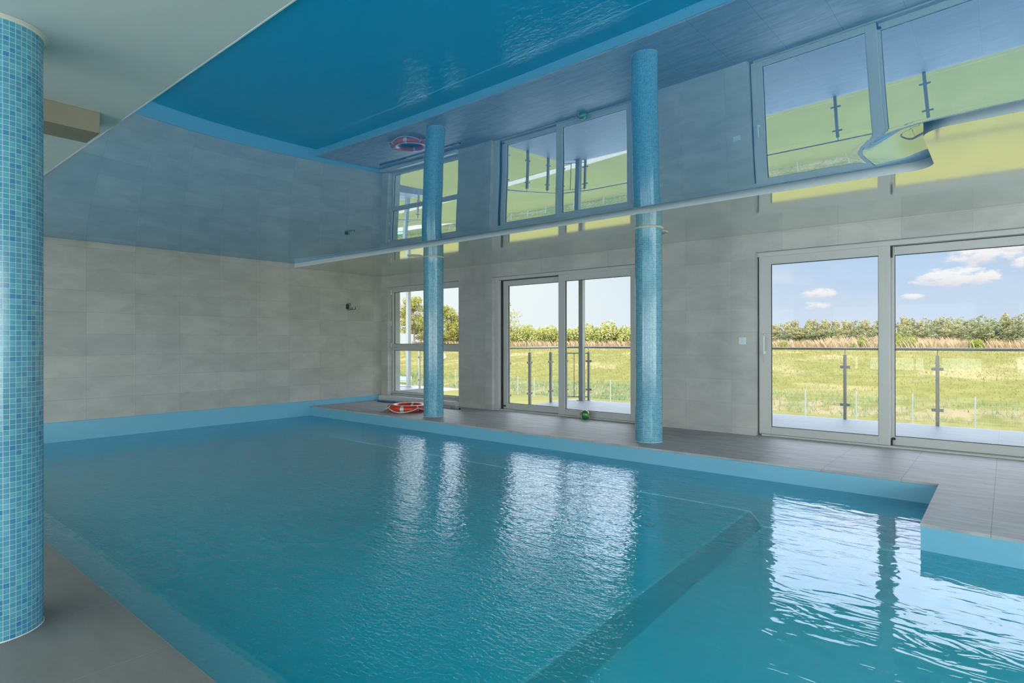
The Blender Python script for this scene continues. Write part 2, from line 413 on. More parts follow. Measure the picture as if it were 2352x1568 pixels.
# upper storey and balcony slab over the terrace: it keeps the terrace in shade
struct(MB().box(XL-4.6, YB-.3, 3.1, XR+3, YW+WT, 6.2).build('wall_upper', M_render))
struct(MB().box(XL-4.6, YW+WT, 2.82, XR+3, 10.72, 3.10).build('ceiling_balcony', M_slab))

# pool basin, decks
PY0, PY1, PX1, PYN = .954, 6.245, -.449, 4.80
deck = [(XL, PY1), (XL, YW), (XR, YW), (XR, 4.72), (PX1, 4.828), (PX1, 6.262)]
struct(MB().prism(deck, -.022, 0).build('floor', M_floor))
struct(MB().prism([(XL, PY1+.006), (XL, YW), (XR, YW), (XR, 4.726), (PX1+.006, 4.834), (PX1+.006, 6.268)], -.30, -.022).build('floor_base', M_coping))
# doorway thresholds
for x0, x1, z0, z1 in OPEN[1:]: struct(MB().box(x0, YW, -.022, x1, YW+WT, 0.001).build('floor_threshold', M_floor))
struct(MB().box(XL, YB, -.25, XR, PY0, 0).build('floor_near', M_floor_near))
struct(MB().box(XL, PY0, -.05, XR, PY0+.004, -.012).build('trim_2', M_lip))
D0, D1 = -.52, -.65
shell = MB()
shell.box(XL, PY1+.002, -1.6, PX1, PY1+.2, -.022).box(PX1+.002, 4.83, -1.6, PX1+.2, PY1+.2, -.022)
shell.prism([(PX1+.002, 4.830), (XR, 4.722), (XR, 4.9), (PX1+.002, 4.99)], -1.6, -.022)
struct(shell.build('wall_pool', M_lip))
pool = empty('swimming_pool', (-5, 3.5, WATER))
tag(pool, 'rippled turquoise indoor swimming pool in front of the tall glass doors', 'swimming pool')
def off(mb_, o): mb_.v = [(x-o[0], y-o[1], z-o[2]) for x, y, z in mb_.v]; return mb_
PO = (-5, 3.5, WATER)
bas = MB()
SXN, SXF = -1.84, -2.03            # the riser runs away from the camera, near end and far end
bas.quad((XL, PY0, D0), (SXN, PY0, D0), (SXF, PY1, D0), (XL, PY1, D0))
off(MB().quad((SXN-.03, PY0, D0+.001), (SXN, PY0, D0+.001), (SXF, PY1, D0+.001), (SXF-.03, PY1, D0+.001)), PO).build('nosing', M_ledge, pool)
off(MB().quad((SXN, PY0, D0), (SXN+.10, PY0, D1), (SXF+.13, PY1, D1), (SXF, PY1, D0)), PO).build('riser', M_basin_shaded, pool)
off(MB().quad((SXN+.10, PY0, D1), (XR, PY0, D1), (XR, PY1, D1), (SXF+.13, PY1, D1)), PO).build('lower_floor', M_basin_lit, pool)
bas.quad((XL+.003, PY0, -1.6), (XL+.003, PY0, WATER), (XL+.003, PY1, WATER), (XL+.003, PY1, -1.6))
bas.quad((XL, PY1, -1.6), (XL, PY1, WATER), (PX1, PY1+.012, WATER), (PX1, PY1+.012, -1.6))
off(bas, PO).build('basin', M_basin, pool)
off(MB().box(XL, PY0-.02, -1.3, XR, PY0+.40, -.25), PO).build('ledge', M_ledge, pool)
wa = MB(); wa.v = [(XL, PY0, WATER), (XR, PY0, WATER), (XR, 4.72, WATER), (PX1, 4.828, WATER), (PX1, 6.262, WATER), (XL, PY1, WATER)]; wa.f = [(0, 1, 2, 3, 4, 5)]
off(wa, PO).build('water_surface', M_water, pool)
off(MB().disc((-5.05, 3.20, D0), .56, .012, 48), PO).build('round_plate', M_basin_plate, pool)
off(MB().disc((-2.60, 5.16, D0), .05, .012, 20), PO).build('floor_inlet', M_dark, pool)
# membrane upstand on the left wall
struct(MB().box(XL, PY0, -.6, XL+.016, YW-.06, .10).build('trim_3', M_lip, bevel=.004))
# raised sill block under the corner window
struct(MB().box(XL+.017, 7.86, 0, -7.955, YW, .10).box(-10.07, YW, .08, -7.955, YW+WT, .101).build('trim_4', M_sill, bevel=.004))

# terraces and their supports
TE = 10.60
struct(MB().box(-7.15, YW+WT, -.22, XR+3, TE, 0).build('floor_terrace', M_terrace))
struct(MB().box(-15, YW+WT, -.22, -11.82, TE, 0).build('floor_terrace_left', M_terrace))
struct(MB().box(XL-4.6, YW+WT-.05, -3.2, XR+3, YW+WT, -.3).box(XL-4.6, 8, -3.2, XR+3, 8.2, -1.7).build('wall_basement', M_render))

# ------------------------------------------------------------------ doors and windows
def leaf(parent, x0, x1, y, zb, zt, sl, sr_, tb, bb, dep=.06, name='leaf'):
    f = MB()
    f.box(x0, y, zb, x0+sl, y+dep, zt).box(x1-sr_, y, zb, x1, y+dep, zt)
    f.box(x0+sl, y, zt-tb, x1-sr_, y+dep, zt).box(x0+sl, y, zb, x1-sr_, y+dep, zb+bb)
    lf = f.build(name, M_frame, parent, bevel=.003)
    MB().box(x0+sl-.004, y+dep*.42, zb+bb-.004, x1-sr_+.004, y+dep*.55, zt-tb+.004).build('glass_pane', M_glass, lf)
    b_ = .006
    g = MB().box(x0+sl, y+dep*.36, zb+bb, x0+sl+b_, y+dep*.6, zt-tb).box(x1-sr_-b_, y+dep*.36, zb+bb, x1-sr_, y+dep*.6, zt-tb)
    g.box(x0+sl+b_, y+dep*.36, zt-tb-b_, x1-sr_-b_, y+dep*.6, zt-tb).box(x0+sl+b_, y+dep*.36, zb+bb, x1-sr_-b_, y+dep*.6, zb+bb+b_)
    g.build('gasket', M_gasket, lf)
    return lf
# door_1: right, front leaf on the left
d1 = struct(empty('door_1', (0, 0, 0)))
MB().box(-2.512, 8.03, 2.33, .62, 8.24, 2.386).box(.56, 8.03, 0, .62, 8.24, 2.33).box(-2.512, 8.12, 0, -2.46, 8.24, 2.33).box(-2.46, 8.03, 0, .56, 8.24, .022).build('frame', M_frame, d1, bevel=.003)
lf = leaf(d1, -2.494, -1.033, 8.045, .024, 2.384, .146, .116, .158, .094, .07)
h = MB().tube([(-2.418, 8.045, 1.325), (-2.418, 7.995, 1.32), (-2.418, 7.99, 1.30), (-2.418, 7.99, 1.10), (-2.418, 7.995, 1.085), (-2.418, 8.045, 1.08)], .009, 8)
h.box(-2.432, 8.00, 1.062, -2.404, 8.045, 1.10)
h.build('door_handle', M_white, lf)
MB().box(-2.438, 8.030, .955, -2.398, 8.046, 1.055).build('lock_plate', M_frame, lf, bevel=.003)
leaf(d1, -1.035, .56, 8.125, .024, 2.328, .035, .1, .10, .098, .06)
MB().box(-1.031, 8.09, .024, -1.016, 8.124, .10).box(-1.02, 8.09, .085, -.99, 8.124, .11).build('black_stop', M_gasket, d1)
MB().box(-1.031, 8.085, 2.20, -1.014, 8.12, 2.33).box(-1.0, 8.118, 2.323, .56, 8.126, 2.33).build('seal', M_gasket, d1)
# door_2: middle, front leaf on the right
d2 = struct(empty('door_2', (0, 0, 0)))
MB().box(-7.105, 8.03, 2.335, -4.22, 8.24, 2.386).box(-7.105, 8.03, 0, -7.015, 8.24, 2.335).box(-4.27, 8.10, 0, -4.22, 8.24, 2.335).box(-7.015, 8.03, 0, -4.27, 8.24, .022).build('frame', M_frame, d2, bevel=.003)
leaf(d2, -7.0, -5.66, 8.125, .024, 2.332, .115, .08, .10, .10, .06)
MB().box(-7.016, 8.09, .024, -6.99, 8.126, 2.332).box(-6.99, 8.10, .06, -6.93, 8.124, .085).build('seal', M_gasket, d2)
leaf(d2, -5.715, -4.265, 8.045, .024, 2.384, .125, .115, .155, .093, .07)
MB().box(-5.66, 8.120, 2.322, -7.0, 8.126, 2.332).build('top_seal', M_gasket, d2)
# window_1: corner window of two stacked sashes
w1 = struct(empty('window_1', (0, 0, 0)))
MB().box(-10.07, 8.06, .10, -7.955, 8.15, .14).box(-10.07, 8.06, 2.30, -7.955, 8.15, 2.386).box(-10.07, 8.06, .14, -10.055, 8.15, 2.30).box(-7.975, 8.06, .14, -7.955, 8.15, 2.30).build('frame', M_frame, w1)
up_ = leaf(w1, -10.055, -7.975, 8.05, 1.115, 2.335, .05, .07, .055, .07, .07, 'upper_sash')
for z in (1.16, 1.62, 2.28): MB().tube([(-10.066, 8.04, z-.05), (-10.066, 8.04, z+.05)], .011, 8).build('hinge', M_white, up_)
leaf(w1, -10.055, -7.975, 8.06, .13, 1.113, .035, .07, .065, .05, .07, 'lower_pane')

# light switch
sw = MB().box(-2.725, 7.940, 1.186, -2.630, 7.950, 1.281).build('light_switch', M_switch, None, bevel=.002)
tag(sw, 'square pale light switch on the tiled wall beside the right-hand glass door', 'light switch')
MB().box(-2.713, 7.934, 1.198, -2.642, 7.9405, 1.269).build('rocker', M_switch, sw, bevel=.002)

# ------------------------------------------------------------------ columns
def column(name, x, y, zt, label):
    o = empty(name, (x, y, 0)); tag(o, label, 'column', 'mosaic columns round the pool')
    r = .165; seg = 72
    me = bpy.data.meshes.new('shaft'); vs = []; fs = []; uvs = []
    for i in range(seg+1):
        a = 2*math.pi*i/seg
        for z in (0, zt): vs.append((r*math.cos(a), r*math.sin(a), z))
    for i in range(seg): fs.append((2*i, 2*i+2, 2*i+3, 2*i+1))
    me.from_pydata(vs, [], fs); L = me.uv_layers.new(name='UVMap')
    per = round(2*math.pi*r/.0216)*.0216
    for p in me.polygons:
        for li in p.loop_indices:
            vi = me.loops[li].vertex_index; L.data[li].uv = (per*(vi//2)/seg, vs[vi][2])
    me.materials.append(M_mosaic); me.shade_smooth()
    sh = bpy.data.objects.new('shaft', me); col.objects.link(sh); sh.parent = o
    MB().lathe([(r-.005, zt-.013), (r+.003, zt-.013), (r+.006, zt-.008), (r+.018, zt-.003), (r+.018, zt-.0005)], seg=64).build('collar', M_ringtrim, o)
    MB().lathe([(r-.01, .0005), (r+.003, .0005), (r+.002, .004), (r-.01, .004)], seg=64).build('base_joint', M_white, o)
    return o
M_ringtrim = plain('cream_trim', (.66, .62, .52), .4)
column('mosaic_column', -7.29, 6.70, HL, 'blue mosaic column standing beside the orange life ring at the far pool edge')
column('mosaic_column', -3.40, 6.71, HL, 'blue mosaic column on the far deck between the two glass doors')
column('mosaic_column', -3.312, .523, HW, 'nearest blue mosaic column, cut by the left edge of the photo')

# beam box hanging under the near white ceiling
bx = MB().box(-4.31, -1.2, 2.44, -4.05, 1.11, HW).build('ceiling_box', M_beam, None, bevel=.003)
tag(bx, 'beige boxed beam hanging under the white ceiling behind the nearest mosaic column', 'beam')

# round ceiling rings next to the columns
for x, y, lb in ((-3.42, 7.02, 'small white round spotlight ring in the lower ceiling behind the middle mosaic column'), (-7.36, 6.36, 'small white round spotlight ring in the lower ceiling beside the column by the life ring')):
    o = empty('ceiling_spotlight', (x, y, HL)); tag(o, lb, 'ceiling light', 'spotlights in the lower ceiling')
    MB().lathe([(.085, 0), (.125, 0), (.122, -.006), (.09, -.010), (.085, -.004)], seg=40).build('trim_ring', M_ringtrim, o)
    MB().disc((0, 0, -.003), .086, .002).build('lens', M_white, o)

# ------------------------------------------------------------------ things on the far deck
ring = empty('life_ring', (-8.20, 6.93, 0)); tag(ring, 'orange-red life ring with silver bands and white rope lying on the deck', 'life ring')
prof = [(.055*math.cos(a)*1.25, .052*math.sin(a)) for a in [2*math.pi*i/20 for i in range(20)]]
Rr = .295
def torus(Rm, a0, a1, n, sx, sz, cz=.052, closed=False):
    b = MB(); k = 20
    m_ = n if closed else n+1
    for i in range(m_):
        a = a0+(a1-a0)*i/n
        for j in range(k):
            p = 2*math.pi*j/k; q = (abs(math.cos(p))**.8)*math.copysign(1, math.cos(p)); u = (abs(math.sin(p))**.8)*math.copysign(1, math.sin(p))
            rr_ = Rm+sx*q; b.v.append((rr_*math.cos(a), rr_*math.sin(a), cz+sz*u))
    for i in range(n):
        for j in range(k):
            i2 = (i+1) % m_; j2 = (j+1) % k
            b.f.append((i*k+j, i2*k+j, i2*k+j2, i*k+j2))
    b.sm = True; return b
torus(Rr, 0, 2*math.pi, 72, .078, .060, .060, closed=True).build('ring_body', M_red, ring)
for k in range(4):
    a = R(-58+90*k); torus(Rr, a-.085, a+.085, 6, .0795, .0615, .060).build('reflective_band', M_refl, ring)
rp = MB()
for k in range(4):
    a0, a1 = R(-104+90*k), R(-14+90*k); pts = []
    for i in range(17):
        f = i/16; a = a0+(a1-a0)*f; s_ = math.sin(math.pi*f)
        pts.append(((Rr+.085+.035*s_)*math.cos(a), (Rr+.085+.035*s_)*math.sin(a), .080-.066*s_))
    rp.tube(pts, .009, 6)
    rp.tube([((Rr+d_)*math.cos(a0), (Rr+d_)*math.sin(a0), z_) for d_, z_ in ((.088, .03), (.095, .07), (.06, .105), (.0, .11))], .009, 6)
rp.build('rope', M_rope, ring)

m, t = mat('ball_print'); M_ball = m
co = coord(t); mp = t.mapping(co, rot=(R(25), R(-30), R(10)))
s = t.n('ShaderNodeSeparateXYZ'); t.l(mp, s.inputs[0])
ang = t.m('ARCTAN2', s.outputs[2], s.outputs[0])
cr_ = t.n('ShaderNodeValToRGB'); cr_.color_ramp.interpolation = 'CONSTANT'
els = cr_.color_ramp.elements
for i, (p_, c_) in enumerate(((0, (.02, .20, .05)), (.12, (.30, .02, .04)), (.24, (.5, .5, .5)), (.30, (.01, .17, .05)), (.52, (.30, .27, .05)), (.58, (.01, .19, .05)), (.80, (.32, .02, .05)), (.92, (.5, .5, .55)))):
    e = els[i] if i < 2 else els.new(p_)
    e.position = p_; e.color = (*c_, 1)
wob = t.m('ADD', t.mr(ang, -math.pi, math.pi, 0, 1, False), t.m('MULTIPLY', t.m('SUBTRACT', t.noise(co, 14, 2), .5), .10))
t.l(wob, cr_.inputs[0]); out(t, pbsdf(t, cr_.outputs[0], .2, 0, .6))
bb_ = MB(); 
prof = [(.076*math.sin(math.pi*i/20), -.076*math.cos(math.pi*i/20)) for i in range(21)]
prof[0] = (.0005, -.076); prof[-1] = (.0005, .076)
bb_.lathe(prof, seg=32); ball = bb_.build('ball', M_ball); ball.location = (-5.10, 7.90, .076)
tag(ball, 'small shiny green and red ball on the deck against the middle glass door', 'ball')
MB().lathe([(.0001, .0762), (.006, .0764), (.007, .0745)], seg=12).build('valve', M_white, ball)

pole = empty('telescopic_pole', (-8.75, 7.60, .018)); tag(pole, 'long telescopic pool pole lying on the deck under the corner window', 'pole')
MB().tube([(-1.17, -.02, 0), (-.35, -.005, 0)], .017, 10).build('blue_section', M_poleblue, pole)
MB().tube([(-.35, -.005, 0), (.95, .01, 0)], .014, 10).build('tube', M_alu, pole)
MB().tube([(.93, .01, .003), (1.0, .012, .003), (1.04, .014, .002)], .02, 10).build('clamp_sleeve', M_galv, pole)
MB().tube([(1.04, .014, 0), (1.14, .015, 0)], .014, 10).build('end_tube', M_alu, pole)
MB().tube([(1.14, .015, 0), (1.165, .015, 0)], .016, 10).build('black_tip', M_black, pole)

hk = empty('wall_hook', (XL, 7.10, 1.94)); hk.scale = (1.5, 1.3, 1.05); tag(hk, 'dark metal double hook on the far tiled side wall', 'hook')
MB().box(0, -.03, -.045, .004, .03, .05).build('back_plate', M_dark, hk)
MB().tube([(0.004, -.01, .058), (.075, -.012, .06), (.085, -.012, .05), (.085, -.012, -.05), (.075, -.012, -.06), (.004, -.01, -.06)], .0055, 8).build('loop', M_dark, hk)
MB().tube([(.085, -.01, -.055), (.17, 0, -.055), (.178, 0, -.048), (.178, 0, .0)], .005, 8).tube([(.115, -.005, -.055), (.115, -.005, -.012)], .006, 8).build('hook_arm', M_dark, hk)

# ------------------------------------------------------------------ terrace railings, posts, columns
post_proto = [None]
def rail_post(parent, x, y, rot):
    """A flat steel post with a thin stem carrying the handrail and two glass clamps."""
    if post_proto[0] is None:
        p = MB().box(-.022, -.022, -.0, .022, .022, 1.018).build('post', M_steel, parent, bevel=.003)
        MB().tube([(0, 0, 1.018), (0, 0, 1.094)], .006, 8).build('stem', M_steel, p)
        for z in (.823, .228):
            for xa in (-.072, .022): MB().box(xa, -.012, z-.022, xa+.05, .014, z+.022).build('glass_clamp', M_steel, p, bevel=.003)
        post_proto[0] = p
        p.location = (x, y, 0); p.rotation_euler.z = rot; return p
    p = copy_tree(post_proto[0], parent); p.location = (x, y, 0); p.rotation_euler.z = rot; return p
RY, RZ = 10.555, 1.11
rl = empty('glass_railing', (0, 0, 0)); tag(rl, 'steel and glass railing along the edge of the tiled terrace', 'railing')
xr = [-6.72+1.19*i for i in range(12)]
for x in xr: rail_post(rl, x, RY, 0)
for (x, y) in ((-7.12, 8.42), (-7.11, 9.05), (-7.11, 9.74), (-7.10, 10.27)): rail_post(rl, x, y, R(90))
MB().tube([(XR+2.8, RY, RZ), (-6.65, RY, RZ)], .021, 12).tube([(-6.65, RY, RZ), (-7.10, 10.20, RZ)], .021, 12).tube([(-7.10, 10.20, RZ), (-7.12, 8.30, RZ)], .021, 12).build('handrail', M_steel, rl)
for a, b in zip(xr[:-1], xr[1:]):
    MB().box(a+.05, RY-.004, .08, b-.05, RY+.004, .98).build('glass_panel', M_glass_rail, rl)
for (y0, y1) in ((8.47, 9.00), (9.10, 9.69), (9.79, 10.22)): MB().box(-7.115, y0, .08, -7.107, y1, .98).build('glass_panel', M_glass_rail, rl)
inf = MB()
for z in (.075, .99): inf.tube([(-7.08, 10.29, z), (-6.74, RY-.01, z)], .012, 8)
for f in (.33, .66): inf.tube([(-7.08+.34*f, 10.29+.255*f, .075), (-7.08+.34*f, 10.29+.255*f, .99)], .009, 8)
inf.build('corner_infill', M_steel, rl)

rl2 = empty('glass_railing', (0, 0, 0)); tag(rl2, 'steel railing round the far left terrace, seen through the corner window', 'railing')
for (x, y, a) in ((-11.88, 8.80, 90), (-11.88, 9.60, 90), (-11.88, 10.42, 90), (-13.1, RY, 0), (-14.3, RY, 0)): rail_post(rl2, x, y, R(a))
MB().tube([(-11.88, 8.3, RZ), (-11.88, RY, RZ), (-15.0, RY, RZ)], .021, 12).build('handrail', M_steel, rl2)
MB().tube([(-11.88, 9.6, .09), (-11.88, 10.4, .09)], .012, 8).build('bottom_bar', M_steel, rl2)
for (y0, y1) in ((8.85, 9.55), (9.65, 10.37)): MB().box(-11.884, y0, .12, -11.876, y1, .98).build('glass_panel', M_glass_rail, rl2)

for x, y, lb in ((-6.81, 10.43, 'square galvanised terrace post at the railing corner, seen through the middle door'), (-12.42, 10.50, 'square galvanised terrace post seen through the corner window')):
    o = empty('terrace_post', (x, y, 0)); tag(o, lb, 'post', 'square posts carrying the balcony')
    MB().box(-.05, -.05, 0, .05, .05, 2.819).build('shaft', M_galv, o, bevel=.004)
    MB().box(-.08, -.08, 0, .08, .08, .012).build('base_plate', M_galv, o)

# ------------------------------------------------------------------ landscape
def gz(x, y):
    if y < 39: z = -3.1
    elif y < 43: z = -3.1-.5*math.sin((y-39)/4*math.pi/2)
    elif y < 50: z = -3.6+.75*(y-43)/7
    elif y < 96:
        f = (y-50)/46; z = -2.85+3.05*(f*.75+.25*f*f*(3-2*f))
    elif y < 106: z = .2
    elif y < 125: z = .2-1.4*(y-106)/19
    else: z = -1.2
    return z
def lump(x, y, s=1.0): return (noise.noise(Vector((x*.12, y*.12, 3.1)))*.10 + noise.noise(Vector((x*.5, y*.5, 1.0)))*.05)*s
m, t = mat('meadow'); M_grass = m
co = coord(t); s = t.n('ShaderNodeSeparateXYZ'); t.l(co, s.inputs[0]); Y = s.outputs[1]
big = t.noise(co, .10, 4, .6, .5); mid = t.noise(t.mapping(co, scale=(1, .5, 1)), .7, 5, .65); fine = t.noise(co, 5, 4, .7)
c = t.mix(t.mr(mid, .3, .7), (.100, .090, .022), (.150, .130, .037))
c = t.mix(t.m('MULTIPLY', t.mr(fine, .3, .72), .5), c, (.095, .10, .030))
dry = t.m('MULTIPLY', t.mr(big, .48, .66), t.mr(Y, 44, 60))
c = t.mix(t.m('MULTIPLY', dry, .75), c, (.21, .165, .085))
ywob = t.m('ADD', Y, t.m('MULTIPLY', t.m('SUBTRACT', big, .5), 9))
c = t.mix(t.m('MULTIPLY', t.m('MULTIPLY', t.mr(ywob, 41, 43.5), t.mr(ywob, 49, 46.5)), t.mr(mid, .36, .62)), c, (.19, .14, .085))
c = t.mix(t.m('MULTIPLY', t.mr(Y, 40, 32), .5), c, (.17, .165, .06))
out(t, pbsdf(t, c, 1.0, 0, .1, bump(t, fine, .5, .05)))
xsg = [-150, -130, -115] + [-105+2.5*i for i in range(72)] + [90, 120, 160]
ysg = [8.2, 12, 16, 20, 24, 28, 32, 35] + [38+1.0*i for i in range(70)] + [112, 120, 130, 160, 220, 300, 420]
g = MB(); nx = len(xsg)
for y in ysg:
    for x in xsg: g.v.append((x, y, gz(x, y)+(lump(x, y) if y > 36 else 0)))
for j in range(len(ysg)-1):
    for i in range(nx-1): g.f.append((j*nx+i, j*nx+i+1, (j+1)*nx+i+1, (j+1)*nx+i))
o = g.build('ground', M_grass, smooth=True); o['kind'] = 'structure'

def strip(name, pts, width, zoff, material, label, cat):
    b = MB(); 
    for i, (x, y) in enumerate(pts):
        a = Vector(pts[max(0, i-1)]); c_ = Vector(pts[min(len(pts)-1, i+1)]); d = (c_-a).normalized(); n_ = Vector((-d.y, d.x))
        for s_ in (-1, -.33, .33, 1):
            wv = width/2*s_*(1+.12*noise.noise(Vector((x*.3, y*.3, s_))))
            px_, py_ = x+n_.x*wv, y+n_.y*wv
            b.v.append((px_, py_, gz(px_, py_)+(lump(px_, py_) if py_ > 36 else 0)+zoff))
    for i in range(len(pts)-1):
        for j in range(3): b.f.append((4*i+j, 4*i+4+j, 4*i+5+j, 4*i+1+j))
    return tag(b.build(name, material, smooth=False), label, cat)
def interp(pts, n):
    o_ = []
    for k in range(len(pts)-1):
        for i in range(n): f = i/n; o_.append((pts[k][0]*(1-f)+pts[k+1][0]*f, pts[k][1]*(1-f)+pts[k+1][1]*f))
    return o_+[pts[-1]]
strip('gravel_path', interp([(-60, 28.5), (-33, 24), (-25, 22.4), (-18, 20.9), (-12.2, 19.6), (-6, 18.2), (-2, 16.9), (9, 13.8)], 8), 0.8, .02, M_path, 'pale gravel path crossing the lawn below the terrace', 'path')
strip('dirt_track', interp([(-66, 60), (-75, 71), (-90, 84), (-104, 97)], 30), 1.6, .05, M_track, 'pale track climbing the grassy bank, seen right of the first column', 'path')
pv = MB().box(-60, 33.5, -3.1, -38, 38.6, -3.05).build('paved_strip', M_pave); tag(pv, 'sunlit pale paving on the lawn in front of the blue bench', 'paving')

# grass blades and reeds: uncountable, one object each
def blades(name, n, xr_, yr_, h0, h1, wid, material, label, cat, seed, zf=None, acc=None):
    rnd_ = random.Random(seed); b = MB()
    while n > 0:
        x = rnd_.uniform(*xr_); y = rnd_.uniform(*yr_)
        if acc and not acc(x, y, rnd_): n -= 1; continue
        z = gz(x, y)+lump(x, y)*(y > 36)-.02; hgt = rnd_.uniform(h0, h1); a = rnd_.uniform(-.5, .5); lean = rnd_.uniform(-.3, .3)*hgt; wv = wid*(y/60)*rnd_.uniform(.6, 1.3)
        c_, s_ = math.cos(a+.4)*wv, math.sin(a+.4)*wv; k = len(b.v)
        b.v += [(x-c_, y-s_, z), (x+c_, y+s_, z), (x+lean+c_*.6, y+s_*.6, z+hgt*.6), (x+lean*2, y+lean, z+hgt)]
        b.f += [(k, k+1, k+2), (k, k+2, k+3)]
        n -= 1
    return tag(b.build(name, material, smooth=False), label, cat, kind='stuff')
M_blade = plain('grass_blade', (.115, .108, .026), .8, spec=.2, var=.45, scale=.9)
M_weed = plain('weed_blade', (.095, .135, .06), .8, spec=.2, var=.4, scale=.6)
M_reed = plain('reed_blade', (.25, .18, .11), .9, spec=.1, var=.25, scale=.35)
blades('bank_grass', 34000, (-105, 30), (46, 100), .10, .28, .022, M_blade, 'long meadow grass on the bank beyond the fence', 'grass', 3, acc=lambda x, y, r: -1.35*y < x < .22*y)
blades('ditch_weeds', 14000, (-75, 16), (41, 50), .2, .55, .025, M_weed, 'tall green weeds along the ditch at the foot of the bank', 'weeds', 4, acc=lambda x, y, r: r.random() < (.35 if x > -16 else 1) and noise.noise(Vector((x*.2, y*.2, 0))) > -.15)
blades('reeds', 15000, (-115, 40), (98, 108), .7, 1.5, .022, M_reed, 'tan reeds along the top of the bank', 'reeds', 5, acc=lambda x, y, r: noise.noise(Vector((x*.09, y*.1, 4))) > -.25 or r.random() < .4)
blades('tall_reeds', 5000, (-24, 30), (112, 122), 1.9, 2.7, .03, M_reed, 'taller rust-brown reeds behind the tan ones in front of the forest', 'reeds', 6, acc=lambda x, y, r: noise.noise(Vector((x*.12, y*.02, 9))) > .02)

def foliage(rnd_, blobs, n, size, flat=0.0):
    b = MB()
    tot = sum(q[3]**2 for q in blobs)
    for (cx, cy_, cz, r0, rz) in blobs:
        for _ in range(int(n*r0*r0/tot)):
            v = Vector((rnd_.gauss(0, 1), rnd_.gauss(0, 1), rnd_.gauss(0, 1))).normalized()
            q = rnd_.uniform(.55, 1.0)**.5; p = Vector((cx+v.x*r0*q, cy_+v.y*r0*q, cz+v.z*rz*q))
            u = Vector((rnd_.gauss(0, 1), rnd_.gauss(0, 1), rnd_.gauss(0, .6))).normalized(); w_ = (u.cross(v+Vector((0, 0, .3)))).normalized() if u.cross(v).length > .01 else Vector((1, 0, 0))
            s_ = size*rnd_.uniform(.6, 1.3)
            k = len(b.v); b.v += [tuple(p-u*s_), tuple(p+w_*s_*.6), tuple(p+u*s_), tuple(p-w_*s_*.6)]; b.f.append((k, k+1, k+2, k+3))
    b.sm = False; return b
def leafmat(name, c, var=.35, scale=1.0, trans=.3):
    m, t = mat(name)
    info = t.n('ShaderNodeObjectInfo').outputs['Random']
    nz = t.noise(coord(t), scale, 3)
    a = t.mix(nz, tuple(x*(1-var) for x in c), tuple(x*(1+var) for x in c))
    a = t.mix(t.m('MULTIPLY', info, .35), a, tuple(x*.72+.03 for x in c))
    d = t.n('ShaderNodeBsdfDiffuse'); t.l(a, d.inputs[0]); tl = t.n('ShaderNodeBsdfTranslucent'); t.l(a, tl.inputs[0])
    mx = t.n('ShaderNodeMixShader'); mx.inputs[0].default_value = trans; t.l(d.outputs[0], mx.inputs[1]); t.l(tl.outputs[0], mx.inputs[2])
    out(t, mx.outputs[0]); return m
M_forest = leafmat('forest_leaf', (.265, .24, .115), .25, .25)
M_forest2 = leafmat('forest_leaf_cool', (.21, .215, .11), .25, .25)
M_bush = leafmat('bush_leaf', (.22, .235, .055), .4, .8)
M_bloom = leafmat('cream_blossom', (.50, .43, .23), .2, .8)
M_bark = plain('bark', (.20, .16, .12), .9)
rnd0 = random.Random(11)
protos = []
for k in range(5):
    tr_ = empty('forest_tree', (0, 300, -1.2))
    Ht = 13.0; cr2 = rnd0.uniform(2.6, 3.4)
    bl = []
    if k % 2 == 0:      # pine: bare trunk, high rounded crown
        for i in range(9): bl.append((rnd0.uniform(-1.6, 1.6), rnd0.uniform(-1.6, 1.6), Ht*(.50+.46*i/9), cr2*(.75-.5*i/9), 1.3))
        bl.append((0, 0, Ht-.5, .5, 1.0))
    else:
        for i in range(10): bl.append((rnd0.uniform(-1.7, 1.7), rnd0.uniform(-1.7, 1.7), Ht*(.18+.7*i/10), cr2*(.85-.4*i/10), 1.8))
    foliage(rnd0, bl, 1500, .36).build('crown', M_forest if k % 2 == 0 else M_forest2, tr_)
    MB().tube([(0, 0, 0), (.1, 0, Ht*.5), (0, .05, Ht*.9)], .2, 6, rfn=lambda f: .22*(1-.7*f)).build('trunk', M_bark, tr_)
    protos.append(tr_)
used = set(); cnt = 0
spots = []
for row, yy in enumerate((272, 279, 287)):
    for i in range(46):
        spots.append((-112+4.0*i+row*1.5+rnd0.uniform(-1.3, 1.3), yy+rnd0.uniform(-2, 2), row))
for (x, y, row) in spots:
    k = rnd0.randrange(5) if row else rnd0.choice((1, 3, 0, 1))
    o = protos[k] if k not in used else copy_tree(protos[k]); used.add(k)
    hs = (.68, .85, 1.0)[row]*rnd0.uniform(.96, 1.03)*(1+.0022*(x+40)*(x > -40))
    o.location = (x, y, -1.2); o.rotation_euler.z = rnd0.uniform(0, 6.28); o.scale = (1.05, 1.05, hs*.93)
    if row == 0: tag(o, 'green broadleaf tree in the low front edge of the far forest', 'tree', 'trees of the far forest front row')
    elif row == 1: tag(o, 'mid-height tree in the middle row of the far forest', 'tree', 'trees of the far forest middle row')
    else: tag(o, 'tall pine in the rear row forming the forest skyline', 'tree', 'trees of the far forest back row')
for k in range(5):
    if k not in used: copy_tree  # every prototype is placed above

